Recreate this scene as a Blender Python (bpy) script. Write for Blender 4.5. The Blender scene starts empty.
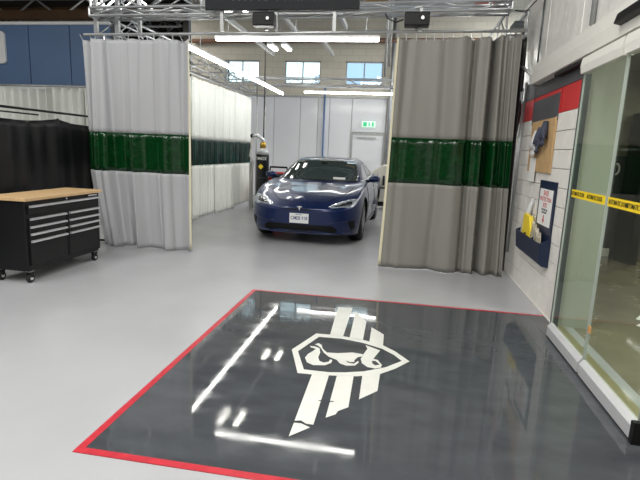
import bpy, bmesh, math, random
from mathutils import Vector, Matrix
from mathutils.bvhtree import BVHTree
random.seed(7)
S = bpy.context.scene
COL = S.collection

# ---------------------------------------------------------------- camera
cd = bpy.data.cameras.new('camera'); cam = bpy.data.objects.new('camera', cd); COL.objects.link(cam)
_r, _u, _f = (0.98501, 0.16761, 0.04088), (-0.07008, 0.17221, 0.98256), (-0.15765, 0.9707, -0.18138)
_m = Matrix(((_r[0], _u[0], -_f[0], 0), (_r[1], _u[1], -_f[1], 0), (_r[2], _u[2], -_f[2], 1.6), (0, 0, 0, 1)))
cam.matrix_world = _m
cd.sensor_width = 36; cd.lens = 27.21; cd.clip_start = 0.05
S.camera = cam

# ---------------------------------------------------------------- world, lights, exposure
S.view_settings.view_transform = 'Standard'; S.view_settings.look = 'None'
S.view_settings.exposure = 0.0; S.view_settings.gamma = 1; S.view_settings.use_curve_mapping = False
w = bpy.data.worlds.new('sky'); S.world = w; w.use_nodes = True
bg = w.node_tree.nodes['Background']; bg.inputs[0].default_value = (0.72, 0.85, 1, 1); bg.inputs[1].default_value = 2.6

def area(name, loc, size, power, color=(1, 1, 1), rot=(0, 0, 0), sy=None):
    l = bpy.data.lights.new(name, 'AREA'); l.energy = power; l.color = color; l.size = size
    if sy: l.shape = 'RECTANGLE'; l.size_y = sy
    o = bpy.data.objects.new(name, l); o.location = loc; o.rotation_euler = rot; COL.objects.link(o); return o
# unseen overhead lamps lighting the hall; rear ones added to brighten the back wall
for x, y, p in ((-5.5, 1.0, 130), (-2.2, 0.4, 200), (-9.0, 4.0, 140), (-5.0, 3.6, 90), (-11.5, 6.5, 130), (0.2, -2.2, 230), (-5.5, -3.2, 130), (-1.0, 2.6, 140), (4.5, 9.0, 360), (3.8, 13.2, 380), (-8.8, 14.3, 200)):
    area('hall_fill_light', (x, y, 5.9), 1.6, p, (1, 0.985, 0.95), sy=1.0)
area('hallway_light', (4.2, 6.5, 2.9), 0.9, 60, (1, 0.95, 0.82))
area('hallway_light', (3.0, 3.0, 2.9), 0.9, 90, (1, 0.95, 0.82))

# ---------------------------------------------------------------- materials
def rgb(r, g, b):            # sRGB 0-255 to linear
    f = lambda c: (c/255/12.92) if c/255 <= .04045 else ((c/255+.055)/1.055)**2.4
    return (f(r), f(g), f(b), 1)
MATS = {}
def mat(name, c, rough=.5, metal=0, var=0, vscale=4, bump=0, bscale=30, coat=0, emit=0, spec=.5, stretch=None, rvar=0, alpha=1):
    if name in MATS: return MATS[name]
    m = bpy.data.materials.new(name); m.use_nodes = True; nt = m.node_tree; N = nt.nodes; L = nt.links
    b = N['Principled BSDF']
    c = rgb(*c); b.inputs['Base Color'].default_value = c; b.inputs['Roughness'].default_value = rough
    b.inputs['Metallic'].default_value = metal; b.inputs['Specular IOR Level'].default_value = spec
    b.inputs['Coat Weight'].default_value = coat; b.inputs['Coat Roughness'].default_value = .04
    if emit: b.inputs['Emission Color'].default_value = c; b.inputs['Emission Strength'].default_value = emit
    tc = N.new('ShaderNodeTexCoord'); mp = N.new('ShaderNodeMapping'); L.new(tc.outputs['Object'], mp.inputs[0])
    if stretch: mp.inputs['Scale'].default_value = stretch
    if var or rvar:
        n = N.new('ShaderNodeTexNoise'); n.inputs['Scale'].default_value = vscale; n.inputs['Detail'].default_value = 6
        L.new(mp.outputs[0], n.inputs['Vector'])
        if var:
            r = N.new('ShaderNodeValToRGB'); L.new(n.outputs[0], r.inputs[0])
            r.color_ramp.elements[0].position = .3; r.color_ramp.elements[1].position = .7
            r.color_ramp.elements[0].color = tuple(max(0, v*(1-var)) for v in c[:3])+(1,)
            r.color_ramp.elements[1].color = tuple(min(1, v*(1+var)) for v in c[:3])+(1,)
            L.new(r.outputs[0], b.inputs['Base Color'])
        if rvar:
            q = N.new('ShaderNodeMapRange'); L.new(n.outputs[0], q.inputs[0])
            q.inputs[1].default_value = .35; q.inputs[2].default_value = .65
            q.inputs[3].default_value = max(0.01, rough-rvar); q.inputs[4].default_value = rough+rvar
            L.new(q.outputs[0], b.inputs['Roughness'])
    if bump:
        n = N.new('ShaderNodeTexNoise'); n.inputs['Scale'].default_value = bscale; n.inputs['Detail'].default_value = 5
        L.new(mp.outputs[0], n.inputs['Vector'])
        bp = N.new('ShaderNodeBump'); bp.inputs['Strength'].default_value = bump; bp.inputs['Distance'].default_value = .02
        L.new(n.outputs[0], bp.inputs['Height']); L.new(bp.outputs[0], b.inputs['Normal'])
    MATS[name] = m; return m
def glass(name, tint, gloss=.0, rough=.02):
    m = bpy.data.materials.new(name); m.use_nodes = True; N = m.node_tree.nodes; L = m.node_tree.links
    N.remove(N['Principled BSDF']); t = N.new('ShaderNodeBsdfTransparent'); t.inputs[0].default_value = tint
    g = N.new('ShaderNodeBsdfGlossy'); g.inputs['Roughness'].default_value = rough
    fr = N.new('ShaderNodeLayerWeight'); pw = N.new('ShaderNodeMath'); pw.operation = 'POWER'; pw.inputs[1].default_value = 4.5; L.new(fr.outputs['Facing'], pw.inputs[0])
    ad = N.new('ShaderNodeMath'); ad.operation = 'MULTIPLY_ADD'; ad.inputs[1].default_value = .5; ad.inputs[2].default_value = gloss; L.new(pw.outputs[0], ad.inputs[0])
    mx = N.new('ShaderNodeMixShader'); L.new(ad.outputs[0], mx.inputs[0]); L.new(t.outputs[0], mx.inputs[1]); L.new(g.outputs[0], mx.inputs[2])
    L.new(mx.outputs[0], N['Material Output'].inputs[0]); return m

M = dict(
 floor=mat('grey_epoxy_floor', (167, 168, 171), .24, var=.03, vscale=1.6, bump=.004, bscale=3, rvar=.012),
 matb=mat('charcoal_epoxy', (69, 72, 76), .05, var=.14, vscale=3.5, bump=.0025, bscale=3, rvar=.035, stretch=(1, 2.2, 1)),
 red=mat('red_tape', (180, 44, 56), .4, var=.15, vscale=14),
 logo=mat('white_vinyl_decal', (214, 214, 209), .3, var=.04, vscale=9),
 fab_l=mat('silver_curtain_fabric', (170, 171, 174), .48, var=.03, vscale=2, bump=.25, bscale=7, stretch=(1, 1, .35)),
 fab_r=mat('shaded_taupe_fabric', (134, 132, 126), .5, var=.05, vscale=2, bump=.25, bscale=7, stretch=(1, 1, .35)),  # greyer taupe, with the shade on the right curtain darkened into the colour
 fab_w=mat('white_curtain_fabric', (226, 228, 222), .5, var=.05, vscale=3, bump=.35, bscale=8, stretch=(1, 1, .4)),
 green=mat('green_vinyl', (4, 50, 19), .18, var=.25, vscale=8, bump=.45, bscale=10),
 green2=mat('dark_green_vinyl', (14, 44, 38), .25, var=.6, vscale=7, bump=.4, bscale=12, stretch=(1, 1, .25)),
 cream=mat('cream_webbing', (214, 208, 180), .6),
 alu=mat('brushed_aluminium', (196, 198, 200), .32, .85),
 galv=mat('galvanised_steel', (168, 170, 170), .4, .6, var=.12, vscale=9),
 black=mat('black_powder_coat', (13, 14, 15), .5, var=.1, spec=.35),
 blackfab=mat('black_screen_vinyl', (9, 10, 12), .42, var=.3, vscale=3, bump=.35, bscale=4),
 rubber=mat('black_rubber', (20, 20, 21), .7),
 wood=mat('butcher_block', (200, 168, 124), .45, var=.14, vscale=6, stretch=(8, 1, 1)),
 chrome=mat('chrome', (225, 225, 228), .3, .6),
 wallw=mat('white_painted_block', (226, 223, 217), .55, var=.04, vscale=8, bump=.25, bscale=40),
 mortar=mat('painted_mortar', (216, 213, 207), .7),
 redp=mat('red_wall_paint', (196, 40, 42), .5, var=.06),
 dgrey=mat('charcoal_trim', (78, 78, 82), .5, var=.08),
 foil=mat('foil_insulation', (236, 234, 229), .34, .2, var=.1, vscale=2, bump=1, bscale=4, stretch=(1, 1.2, .5)),
 cover=mat('satin_aluminium_cover', (224, 222, 215), .4, .1),
 railm=mat('light_aluminium_rail', (205, 205, 208), .35, .3),
 jamb=mat('dark_grey_jamb', (70, 76, 80), .35, .3),
 pale=mat('pale_green_plaster', (162, 167, 156), .6, var=.05, vscale=1.5),
 vfloor=mat('hallway_olive_floor', (128, 122, 104), .2, var=.12, vscale=2.5, rvar=.08),
 vdark=mat('hallway_dark_paint', (52, 51, 56), .5),
 vol=mat('hallway_olive_wall', (122, 120, 100), .5, var=.06),
 tape=mat('yellow_hazard_tape', (240, 208, 20), .4),
 ink=mat('black_ink', (25, 22, 12), .6),
 redink=mat('red_ink', (190, 40, 44), .6),
 paper=mat('white_card', (232, 232, 230), .6),
 navy=mat('navy_board', (22, 36, 64), .4),
 yellow=mat('yellow_plastic', (240, 212, 50), .4),
 cork=mat('brown_hardboard', (188, 155, 110), .7, var=.1, vscale=12),
 glove=mat('grey_blue_glove', (64, 68, 84), .8, var=.3, vscale=20),
 blue=mat('blue_steel_cladding', (88, 114, 150), .5, var=.05, vscale=.6),
 white=mat('white_paint', (232, 232, 230), .45),
 panel=mat('glossy_white_panel', (224, 226, 230), .16, var=.03, vscale=.7, bump=.02, bscale=2),
 block=mat('beige_masonry', (176, 168, 148), .8, var=.06, vscale=2),
 brown=mat('rust_brown_paint', (116, 84, 66), .6),
 dark=mat('dark_ceiling', (46, 42, 36), .8, var=.2, vscale=1),
 beam=mat('dark_brown_beam', (92, 66, 42), .7, var=.2),
 redb=mat('dark_red_beam', (128, 40, 34), .5),
 gold=mat('ochre_beam', (178, 140, 62), .5),
 hallw=mat('hall_wall_paint', (190, 188, 182), .8),
 tube=mat('lit_tube_diffuser', (255, 254, 248), .4, emit=19),
 tubeB=mat('lit_panel_diffuser', (255, 252, 242), .4, emit=16),
 paint=mat('deep_blue_car_paint', (10, 31, 76), .3, .3, coat=.55, spec=.4),
 cglass=mat('dark_car_glass', (50, 60, 60), .05, spec=.7, coat=.3),
 lens=mat('headlight_lens', (150, 158, 168), .1, .3, coat=1),
 dlens=mat('headlight_interior', (40, 43, 50), .2, .5, coat=1),
 trimb=mat('black_car_trim', (6, 6, 8), .6, spec=.25),
 rim=mat('dark_alloy', (60, 62, 66), .3, .8),
 plate=mat('licence_plate_white', (218, 222, 222), .4),
 plateink=mat('plate_blue_ink', (40, 60, 110), .5),
 exitg=mat('exit_sign_green', (60, 190, 130), .5, emit=.5),
 exitw=mat('exit_sign_white', (215, 245, 228), .5, emit=.6),
 pipeb=mat('blue_pipe_paint', (90, 120, 165), .4),
 cyl=mat('gas_bottle_black', (22, 23, 25), .3),
 brass=mat('brass', (200, 160, 70), .3, .8),
 mred=mat('machine_red', (180, 30, 36), .35),
 hose=mat('pale_hose', (180, 176, 165), .5),
 signk=mat('dark_banner', (24, 27, 31), .6, spec=.3),
 signt=mat('banner_grey_lettering', (70, 73, 78), .5),
 orange=mat('orange_latch', (205, 150, 90), .5),
)
M['glass'] = glass('door_glass', (.90, .95, .91, 1), .03)
M['edge'] = mat('glass_edge', (186, 192, 190), .2, .2)

# floor joints on masonry far away: brick texture for colour and relief only
def masonry():
    m = M['block']; N = m.node_tree.nodes; L = m.node_tree.links; b = N['Principled BSDF']
    tc = N.new('ShaderNodeTexCoord'); mp = N.new('ShaderNodeMapping'); mp.inputs['Rotation'].default_value = (math.pi/2, 0, 0)
    L.new(tc.outputs['Object'], mp.inputs[0]); br = N.new('ShaderNodeTexBrick'); L.new(mp.outputs[0], br.inputs[0])
    br.inputs['Scale'].default_value = 1; br.inputs['Brick Width'].default_value = .4; br.inputs['Row Height'].default_value = .2
    br.inputs['Mortar Size'].default_value = .008
    br.inputs['Color1'].default_value = rgb(206, 200, 184); br.inputs['Color2'].default_value = rgb(200, 194, 178); br.inputs['Mortar'].default_value = rgb(186, 180, 164)
    L.new(br.outputs[0], b.inputs['Base Color'])
masonry()

# ---------------------------------------------------------------- mesh helpers
def wloc(o):
    v = Vector((0, 0, 0))
    while o is not None: v += o.location; o = o.parent
    return v
class MB:
    def __init__(s): s.v = []; s.f = []; s.mi = []; s.cur = 0
    def add(s, vs, fs):
        n = len(s.v); s.v += [tuple(a) for a in vs]; s.f += [tuple(n+i for i in f) for f in fs]; s.mi += [s.cur]*len(fs); return s
    def box(s, x0, x1, y0, y1, z0, z1):
        x0, x1 = min(x0, x1), max(x0, x1); y0, y1 = min(y0, y1), max(y0, y1); z0, z1 = min(z0, z1), max(z0, z1)
        return s.add([(x0,y0,z0),(x1,y0,z0),(x1,y1,z0),(x0,y1,z0),(x0,y0,z1),(x1,y0,z1),(x1,y1,z1),(x0,y1,z1)],
                     [(0,3,2,1),(4,5,6,7),(0,1,5,4),(1,2,6,5),(2,3,7,6),(3,0,4,7)])
    def tube(s, pts, r, n=10):
        P = [Vector(p) for p in pts]; R = r if isinstance(r, (list, tuple)) else [r]*len(P); rings = []
        up = None
        for i, p in enumerate(P):
            d = (P[min(i+1, len(P)-1)]-P[max(i-1, 0)]).normalized()
            if up is None: up = Vector((0, 0, 1)) if abs(d.z) < .9 else Vector((1, 0, 0))
            a = d.cross(up).normalized(); b = a.cross(d).normalized(); up = b
            rings.append([p+(a*math.cos(t)+b*math.sin(t))*R[i] for t in [2*math.pi*k/n for k in range(n)]])
        vs = [v for rg in rings for v in rg]; fs = []
        for i in range(len(P)-1):
            for k in range(n):
                fs.append((i*n+k, (i+1)*n+k, (i+1)*n+(k+1) % n, i*n+(k+1) % n))
        fs.append(tuple(range(n))); fs.append(tuple((len(P)-1)*n+k for k in reversed(range(n))))
        return s.add(vs, fs)
    def lathe(s, c, prof, n=24, axis='z'):   # prof: (radius, height)
        vs = []; fs = []
        for r, h in prof:
            for k in range(n):
                t = 2*math.pi*k/n; a, b = r*math.cos(t), r*math.sin(t)
                p = (a, b, h) if axis == 'z' else ((h, a, b) if axis == 'x' else (a, h, b))
                vs.append((c[0]+p[0], c[1]+p[1], c[2]+p[2]))
        for i in range(len(prof)-1):
            for k in range(n): fs.append((i*n+k, i*n+(k+1) % n, (i+1)*n+(k+1) % n, (i+1)*n+k))
        fs.append(tuple(reversed(range(n)))); fs.append(tuple((len(prof)-1)*n+k for k in range(n)))
        return s.add(vs, fs)
    def prism(s, poly, axis, a0, a1):        # polygon in the plane normal to axis, extruded a0..a1
        def P(u, v, a): return {'x': (a, u, v), 'y': (u, a, v), 'z': (u, v, a)}[axis]
        n = len(poly); return s.add([P(u, v, a0) for u, v in poly]+[P(u, v, a1) for u, v in poly],
            [tuple(range(n)), tuple(reversed(range(n, 2*n)))]+[(i, n+i, n+(i+1) % n, (i+1) % n) for i in range(n)])
    def build(s, name, m, parent=None, smooth=False, bevel=0, local=False):
        me = bpy.data.meshes.new(name)
        if parent is not None: off = Vector((0,0,0)) if local else wloc(parent)
        elif local: off = Vector((0, 0, 0))
        else:
            xs = [v[0] for v in s.v]; ys = [v[1] for v in s.v]
            off = Vector(((min(xs)+max(xs))/2, (min(ys)+max(ys))/2, min(v[2] for v in s.v)))
        me.from_pydata([tuple(Vector(v)-off) for v in s.v], [], s.f)
        ms = m if isinstance(m, (list, tuple)) else [m]
        for k in ms: me.materials.append(k)
        me.polygons.foreach_set('material_index', s.mi)
        bm = bmesh.new(); bm.from_mesh(me); bmesh.ops.recalc_face_normals(bm, faces=bm.faces); bm.to_mesh(me); bm.free()
        o = bpy.data.objects.new(name, me); COL.objects.link(o)
        if parent is not None: o.parent = parent
        else: o.location = off
        if smooth:
            for p in me.polygons: p.use_smooth = True
        if bevel:
            b = o.modifiers.new('bevel', 'BEVEL'); b.width = bevel; b.segments = 2; b.limit_method = 'ANGLE'
        return o
def tag(o, label=None, cat=None, group=None, kind=None):
    if label: o['label'] = label
    if cat: o['category'] = cat
    if group: o['group'] = group
    if kind: o['kind'] = kind
    return o
def empty(name, loc, label, cat, group=None):
    o = bpy.data.objects.new(name, None); COL.objects.link(o); o.location = loc; o.empty_display_size = .1
    return tag(o, label, cat, group)
def shared(name, me, loc, parent, rot=None):
    o = bpy.data.objects.new(name, me); COL.objects.link(o); o.parent = parent; o.location = Vector(loc)-wloc(parent)
    if rot: o.rotation_euler = rot
    return o
def struct(name, mb, m, parent=None, **k):
    o = mb.build(name, m, parent, **k)
    if parent is None: o['kind'] = 'structure'; o['label'] = k.get('label', name)
    return o
def fill_poly(name, outer, m, parent, z0, z1, hole=None):     # flat graphic lying on the floor, with an optional hole
    bm = bmesh.new(); off = wloc(parent); loops = [outer]+([hole] if hole else [])
    for lp in loops:
        vs = [bm.verts.new((x-off.x, y-off.y, z1-off.z)) for x, y in lp]
        for i in range(len(vs)): bm.edges.new((vs[i], vs[(i+1) % len(vs)]))
    bmesh.ops.triangle_fill(bm, use_beauty=True, edges=bm.edges[:])
    for f in bm.faces:
        if f.normal.z < 0: f.normal_flip()
    r = bmesh.ops.extrude_face_region(bm, geom=bm.faces[:])
    bmesh.ops.translate(bm, verts=[v for v in r['geom'] if isinstance(v, bmesh.types.BMVert)], vec=(0, 0, z0-z1))
    bmesh.ops.recalc_face_normals(bm, faces=bm.faces)
    me = bpy.data.meshes.new(name); bm.to_mesh(me); bm.free(); me.materials.append(m)
    o = bpy.data.objects.new(name, me); COL.objects.link(o); o.parent = parent; return o
def text(name, s, size, m, parent, mw, depth=.001, sx=1):       # mw: world matrix (x right, y up, z out), text centred on it
    cu = bpy.data.curves.new(name, 'FONT'); cu.body = s; cu.size = size; cu.extrude = depth; cu.align_x = 'CENTER'; cu.align_y = 'CENTER'; cu.offset = size*.012
    cu.resolution_u = 2
    t = bpy.data.objects.new('tmp', cu); COL.objects.link(t)
    me = bpy.data.meshes.new_from_object(t.evaluated_get(bpy.context.evaluated_depsgraph_get()))
    bpy.data.objects.remove(t); me.name = name
    me.transform(Matrix.Diagonal((sx, 1, 1, 1))); me.transform(Matrix.Translation(-wloc(parent)) @ mw); me.materials.clear(); me.materials.append(m)
    o = bpy.data.objects.new(name, me); COL.objects.link(o); o.parent = parent; return o
def frame(loc, right, up):
    r = Vector(right).normalized(); u = Vector(up).normalized(); n = r.cross(u)
    return Matrix(((r.x, u.x, n.x, loc[0]), (r.y, u.y, n.y, loc[1]), (r.z, u.z, n.z, loc[2]), (0, 0, 0, 1)))

# ================================================================ THE SETTING
struct('floor', MB().box(-17, 1.75, -6, 20, -.1, 0), M['floor'])
struct('ceiling', MB().box(-17, 8, -6, 16.3, 6.4, 6.5).box(-17, -7.4, 16.3, 20, 6.4, 6.5), M['dark'])
struct('wall_front', MB().box(-17, 8, -6.2, -6, 0, 6.4), M['hallw'])
struct('wall_left', MB().box(-17.2, -17, -6, 20, 0, 6.4), M['hallw'])
struct('wall_rear', MB().box(-17, -7.4, 20, 20.2, 0, 6.4).box(-7.6, -7.4, 16.25, 20, 0, 6.4), M['dark'])

# back wall of the bay with three window openings
wb = MB(); xs = [-7.2, -6.02, -4.84, -3.99, -2.81, -2.0, -.82, 8]
YB = 16.0
wb.box(-7.2, 8, YB, YB+.25, 0, 3.70); wb.box(-7.2, 8, YB, YB+.25, 4.42, 6.4)
for a, b in ((-7.2, -6.02), (-4.84, -3.99), (-2.81, -2.0), (-.82, 8)): wb.box(a, b, YB, YB+.25, 3.70, 4.42)
wall_back = struct('wall_back', wb, M['block'])
for i, (a, b) in enumerate(((-6.02, -4.84), (-3.99, -2.81), (-2.0, -.82))):
    f = MB(); t = .04
    for bx in ((a, b, 3.70, 3.70+t), (a, b, 4.42-t, 4.42), (a, a+t, 3.70, 4.42), (b-t, b, 3.70, 4.42)): f.box(bx[0], bx[1], YB+.05, YB+.11, bx[2], bx[3])
    f.box((a+b)/2-.02, (a+b)/2+.02, YB+.06, YB+.10, 3.7, 4.42)
    wn = struct('window_%d' % (i+1), f, M['galv'])
    for u0, u1 in ((a+t, (a+b)/2-.02), ((a+b)/2+.02, b-t)):
        MB().box(u0, u1, YB+.075, YB+.085, 3.70+t, 4.42-t).build('pane', M['glass'], wn)
# pale building outside the windows
nb = MB().prism([(-5.6, -.1), (0, -.1), (0, 7.4), (-4.35, 7.4), (-4.35, 6.15), (-5.6, 6.15)], 'y', 30, 34).build('neighbouring_building', mat('pale_blue_render', (176, 192, 216), .8)); tag(nb, 'pale blue building seen low through the rear windows', 'building')
# glossy white lining panels, one by one
px = [-6.9, -5.6, -4.3, -3.42, -2.83, -2.45, -1.72]
for a, b in zip(px, px[1:]): MB().box(a+.008, b-.008, YB-.05, YB-.001, .02, 3.28).build('wall_panel', M['panel'], wall_back, bevel=.006)
MB().box(-1.72+.008, -.62-.008, YB-.05, YB-.001, 2.24, 3.28).build('wall_panel', M['panel'], wall_back, bevel=.006)
MB().box(-.6, 2.4, YB-.05, YB-.001, .02, 3.28).build('wall_panel', M['panel'], wall_back, bevel=.006)
MB().box(-6.9, 2.4, YB-.07, YB-.001, 3.285, 3.34).build('panel_capping', M['galv'], wall_back)
d1 = struct('door_1', MB().box(-1.66, -.68, YB-.06, YB-.02, .01, 2.16), M['panel'], bevel=.006)
fr = MB(); fr.box(-1.72, -1.66, YB-.08, YB, 0, 2.22); fr.box(-.68, -.62, YB-.08, YB, 0, 2.22); fr.box(-1.66, -.68, YB-.08, YB, 2.16, 2.22)
fr.build('door_frame', M['galv'], d1)
MB().box(-1.5, -.9, YB-.10, YB-.06, 2.04, 2.09).build('door_closer', M['galv'], d1)
MB().tube([(-1.55, YB-.12, 1.02), (-1.42, YB-.12, 1.02)], .013).build('door_handle', M['chrome'], d1)
MB().box(-.95, -.75, YB-.075, YB-.055, .62, .68).build('kick_label', M['galv'], d1)
# brown heating pipe and blue riser
p = MB().tube([(-7.1, YB-.12, 4.98), (2.0, YB-.12, 5.04)], .07).build('heating_pipe', M['brown'], None, True); tag(p, 'rust brown pipe running along masonry above the rear windows', 'pipe')
p = MB().tube([(-2.62, YB-.10, 0.05), (-2.62, YB-.10, 3.62)], .028).build('riser_pipe', M['pipeb'], None, True); tag(p, 'thin blue vertical pipe on the glossy white rear wall', 'pipe')
p = MB().tube([(-.53, YB-.12, .05), (-.53, YB-.12, 6.3)], .05).build('riser_pipe', M['galv'], None, True); tag(p, 'grey vertical conduit right of the rear exit door', 'pipe')

# exit sign over the rear door
ex = empty('exit_sign', (-1.17, YB-.05, 2.42), 'green and white running-man exit sign above the rear door', 'sign')
MB().box(-1.38, -.96, YB-.11, YB-.055, 2.40, 2.58).build('sign_box', M['exitw'], ex, bevel=.005)
for a, b in ((-1.34, -1.22), (-1.06, -1.0)): MB().box(a, b, YB-.113, YB-.11, 2.42, 2.56).build('pictogram_field', M['exitg'], ex)
man = MB(); man.lathe((-1.145, YB-.112, 2.54), [(.016, -.003), (.016, .0)], 12, 'y')
man.prism([(-1.17, 2.52), (-1.12, 2.525), (-1.13, 2.475), (-1.09, 2.45), (-1.10, 2.435), (-1.145, 2.46), (-1.17, 2.42), (-1.19, 2.43), (-1.165, 2.47)], 'y', YB-.113, YB-.11)
man.build('running_figure', M['exitg'], ex)

# blue clad wall on the left, panel by panel, with its white trims
bw = MB().box(-14, -7.6, 12.05, 12.2, 2.94, 4.58); wbl = struct('wall_side_blue', bw, M['dgrey'])
e = [-13.5, -12.3, -11.1, -9.95, -8.75, -7.6]
for a, b in zip(e, e[1:]): MB().box(a+.012, b-.012, 12.0, 12.06, 2.99, 4.53).build('cladding_panel', M['blue'], wbl, bevel=.006)
MB().box(-14, -7.6, 11.96, 12.1, 4.53, 4.60).build('top_trim', M['white'], wbl)
MB().box(-14, -7.6, 11.94, 12.1, 2.91, 2.98).build('bottom_trim', M['white'], wbl)
sg = MB().prism([(-11.2, 3.55), (-10.68, 3.55), (-10.62, 3.61), (-10.62, 4.30), (-10.68, 4.36), (-11.2, 4.36)], 'y', 11.93, 11.99).build('wall_sign', M['white'])
tag(sg, 'white rounded sign plate at the left end of blue cladding', 'sign')

# roof structure over the dark part of the hall
def joist(x0, y0, x1, y1, z, h, m, label, nb=8):
    e = empty('roof_joist', ((x0+x1)/2, (y0+y1)/2, z), label, 'roof joist', 'lattice roof joists')
    a, b = Vector((x0, y0, z)), Vector((x1, y1, z))
    for dz in (0, h): MB().tube([a+Vector((0, 0, dz)), b+Vector((0, 0, dz))], .045, 6).build('chord', m, e)
    for k in range(nb):
        p, q = a.lerp(b, k/nb), a.lerp(b, (k+1)/nb)
        if k % 2: p, q = q, p
        MB().tube([p, q+Vector((0, 0, h))], .03, 5).build('brace', m, e)
    return e
for (x0, y0, x1, y1, z, lab) in ((-16, 14.5, -7.4, 14.5, 5.35, 'grey lattice roof joist just above the blue cladding'), (-16, 16.6, -7.8, 16.6, 5.6, 'middle grey lattice roof joist in the dark roof'),
     (-16, 18.4, -7.8, 18.4, 5.7, 'rearmost grey lattice roof joist in the dark roof'), (-9.0, 12.6, -9.0, 19.8, 5.5, 'lengthwise lattice joist crossing the dark roof')):
    joist(x0, y0, x1, y1, z, .55, M['galv'], lab, 10)
for i, (y, z) in enumerate(((13.2, 5.0), (15.6, 5.75), (17.6, 6.1))):
    b = MB().box(-16.5, -7.4, y, y+.2, z, z+.22).build('roof_beam', M['beam']); tag(b, ('nearest', 'middle', 'farthest')[i]+' dark brown beam under the dark roof at left', 'beam', 'brown roof beams')
joist(-6.8, 12.6, 1.4, 12.6, 5.15, .5, M['galv'], 'grey lattice joist high above the bay', 12)
b = MB().box(.55, 1.9, 12.9, 13.15, 5.24, 5.6).build('crane_beam', M['redb']); tag(b, 'dark red beam high above the taupe curtain', 'beam')
b = MB().box(-1.35, -.55, 13.2, 13.4, 5.38, 5.52).build('crane_beam', M['gold']); tag(b, 'ochre beam beside the right end of the dark banner', 'beam')

# right wall: painted blocks below, red and charcoal bands, foil above
XW = 1.57; YE = 4.86
wr = struct('wall_right', MB().box(XW+.03, XW+.33, YE+.01, 15.9, 0, 2.09), M['mortar'])
random.seed(3)
for c in range(11):
    z0 = c*.19; z1 = z0+.19; y = YE + (0 if c % 2 else -.2); k = 0
    while y < 7.6:
        a, b = max(y, YE), min(y+.4, 7.6)
        if b-a > .05: MB().box(XW-random.uniform(0, .002), XW+.04, a+.003, b-.003, z0+.003, z1-.003).build('concrete_block', M['wallw'], wr, bevel=.003)
        y += .4
MB().box(XW+.005, XW+.33, 7.6, 15.9, 0, 2.09).build('plain_plaster', M['wallw'], wr)
MB().box(XW-.001, XW+.33, YE-.004, YE+.008, 0, 2.6).build('wall_end', M['pale'], wr)
for a, b, m in ((YE, 5.50, M['redp']), (5.52, 6.6, M['redp']), (6.62, 9, M['redp'])): MB().box(XW-.004, XW+.3, a+.01, b, 2.09, 2.345).build('red_panel', m, wr)
for a, b in ((YE, 6.6), (6.62, 9.5)): MB().box(XW-.006, XW+.3, a+.01, b, 2.35, 2.56).build('charcoal_panel', M['dgrey'], wr)
MB().box(XW-.012, XW, 5.56, 6.60, 2.02, 2.30).build('charcoal_patch', M['dgrey'], wr)
wu = struct('wall_right_upper', MB().box(XW+.02, XW+.33, -6, 8.4, 2.56, 3.74), M['foil'])
y = -2.0
while y < 8.4:
    MB().box(XW+.004, XW+.021, y+.006, min(y+1.2, 8.4)-.006, 2.57, 3.73).build('foil_panel', M['foil'], wu, bevel=.004); y += 1.2
for yy, r, lab in ((6.62, .011, 'dark vertical conduit running down the foil wall by curtain'), (4.85, .024, 'grey vertical conduit on foil wall above the door header')):
    c = MB().tube([(XW-.02, yy, 2.5 if yy > 6 else 2.78), (XW-.02, yy, 3.9)], r, 8).build('conduit', M['jamb'] if yy > 6 else M['galv'], None, True); tag(c, lab, 'conduit')
c = MB().tube([(XW-.03, 7.05, .3), (XW-.03, 7.05, 2.6)], .02, 8).build('conduit', M['alu'], None, True); tag(c, 'thin silver vertical conduit on the block wall near hoses', 'conduit')
struct('baseboard_right', MB().box(XW-.012, XW, YE, 9, 0, .012), M['mortar'])

# hallway beyond the glass
struct('floor_hallway', MB().box(1.75, 9, -6, 12, -.1, 0), M['vfloor'])
struct('wall_hallway_end', MB().box(1.9, 9, 9.0, 9.2, 1.72, 3.1), M['vol'])
wh = struct('wall_hallway_dark', MB().box(1.9, 9, 8.96, 9.2, 0, 1.72), M['vdark'])
MB().box(2.0, 3.62, 8.93, 8.96, 0.0, .14).build('skirting', M['white'], wh)
struct('wall_hallway_side', MB().box(9, 9.2, -6, 12, 0, 3.1), M['vol'])
struct('ceiling_hallway', MB().box(1.62, 9.2, -6, 12, 3.1, 3.2), M['vol'])
struct('wall_hallway_front', MB().box(1.6, 9.2, -6.1, -6, 0, 3.1), M['vol'])
cb = empty('dark_doorway', (4.0, 8.6, 0), 'dark door frame standing beyond the glass at far right', 'door')
MB().box(3.66, 3.80, 8.3, 8.9, 0, 2.4).build('post', M['black'], cb); MB().box(4.7, 4.84, 8.3, 8.9, 0, 2.4).build('post', M['black'], cb)
MB().box(3.80, 4.70, 8.3, 8.9, 1.3, 1.42).build('cross_rail', M['black'], cb); MB().box(3.80, 4.70, 8.5, 8.6, .35, 1.3).build('door_panel', M['vdark'], cb)
hk = MB(); hk.tube([(3.52+.05*math.cos(t), 8.9, 1.5+.09*math.sin(t)) for t in [math.pi*(-.5+k/8) for k in range(9)]], .018, 6)
hk = hk.build('curved_handle', M['white'], None, True); tag(hk, 'small white curved handle on dark wall beyond the glass', 'handle')
pp = empty('paper_sheets', (2.65, 5.05, 0), 'loose white sheets lying on the hallway floor beyond glass', 'paper')
MB().add([(2.42,5.1,.004),(2.6,4.9,.004),(2.75,5.05,.03),(2.55,5.22,.02)], [(0,1,2,3)]).build('sheet', M['paper'], pp)
MB().add([(2.5,5.3,.01),(2.66,5.2,.006),(2.8,5.35,.02),(2.62,5.45,.03)], [(0,1,2,3)]).build('sheet', M['paper'], pp)

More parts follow.
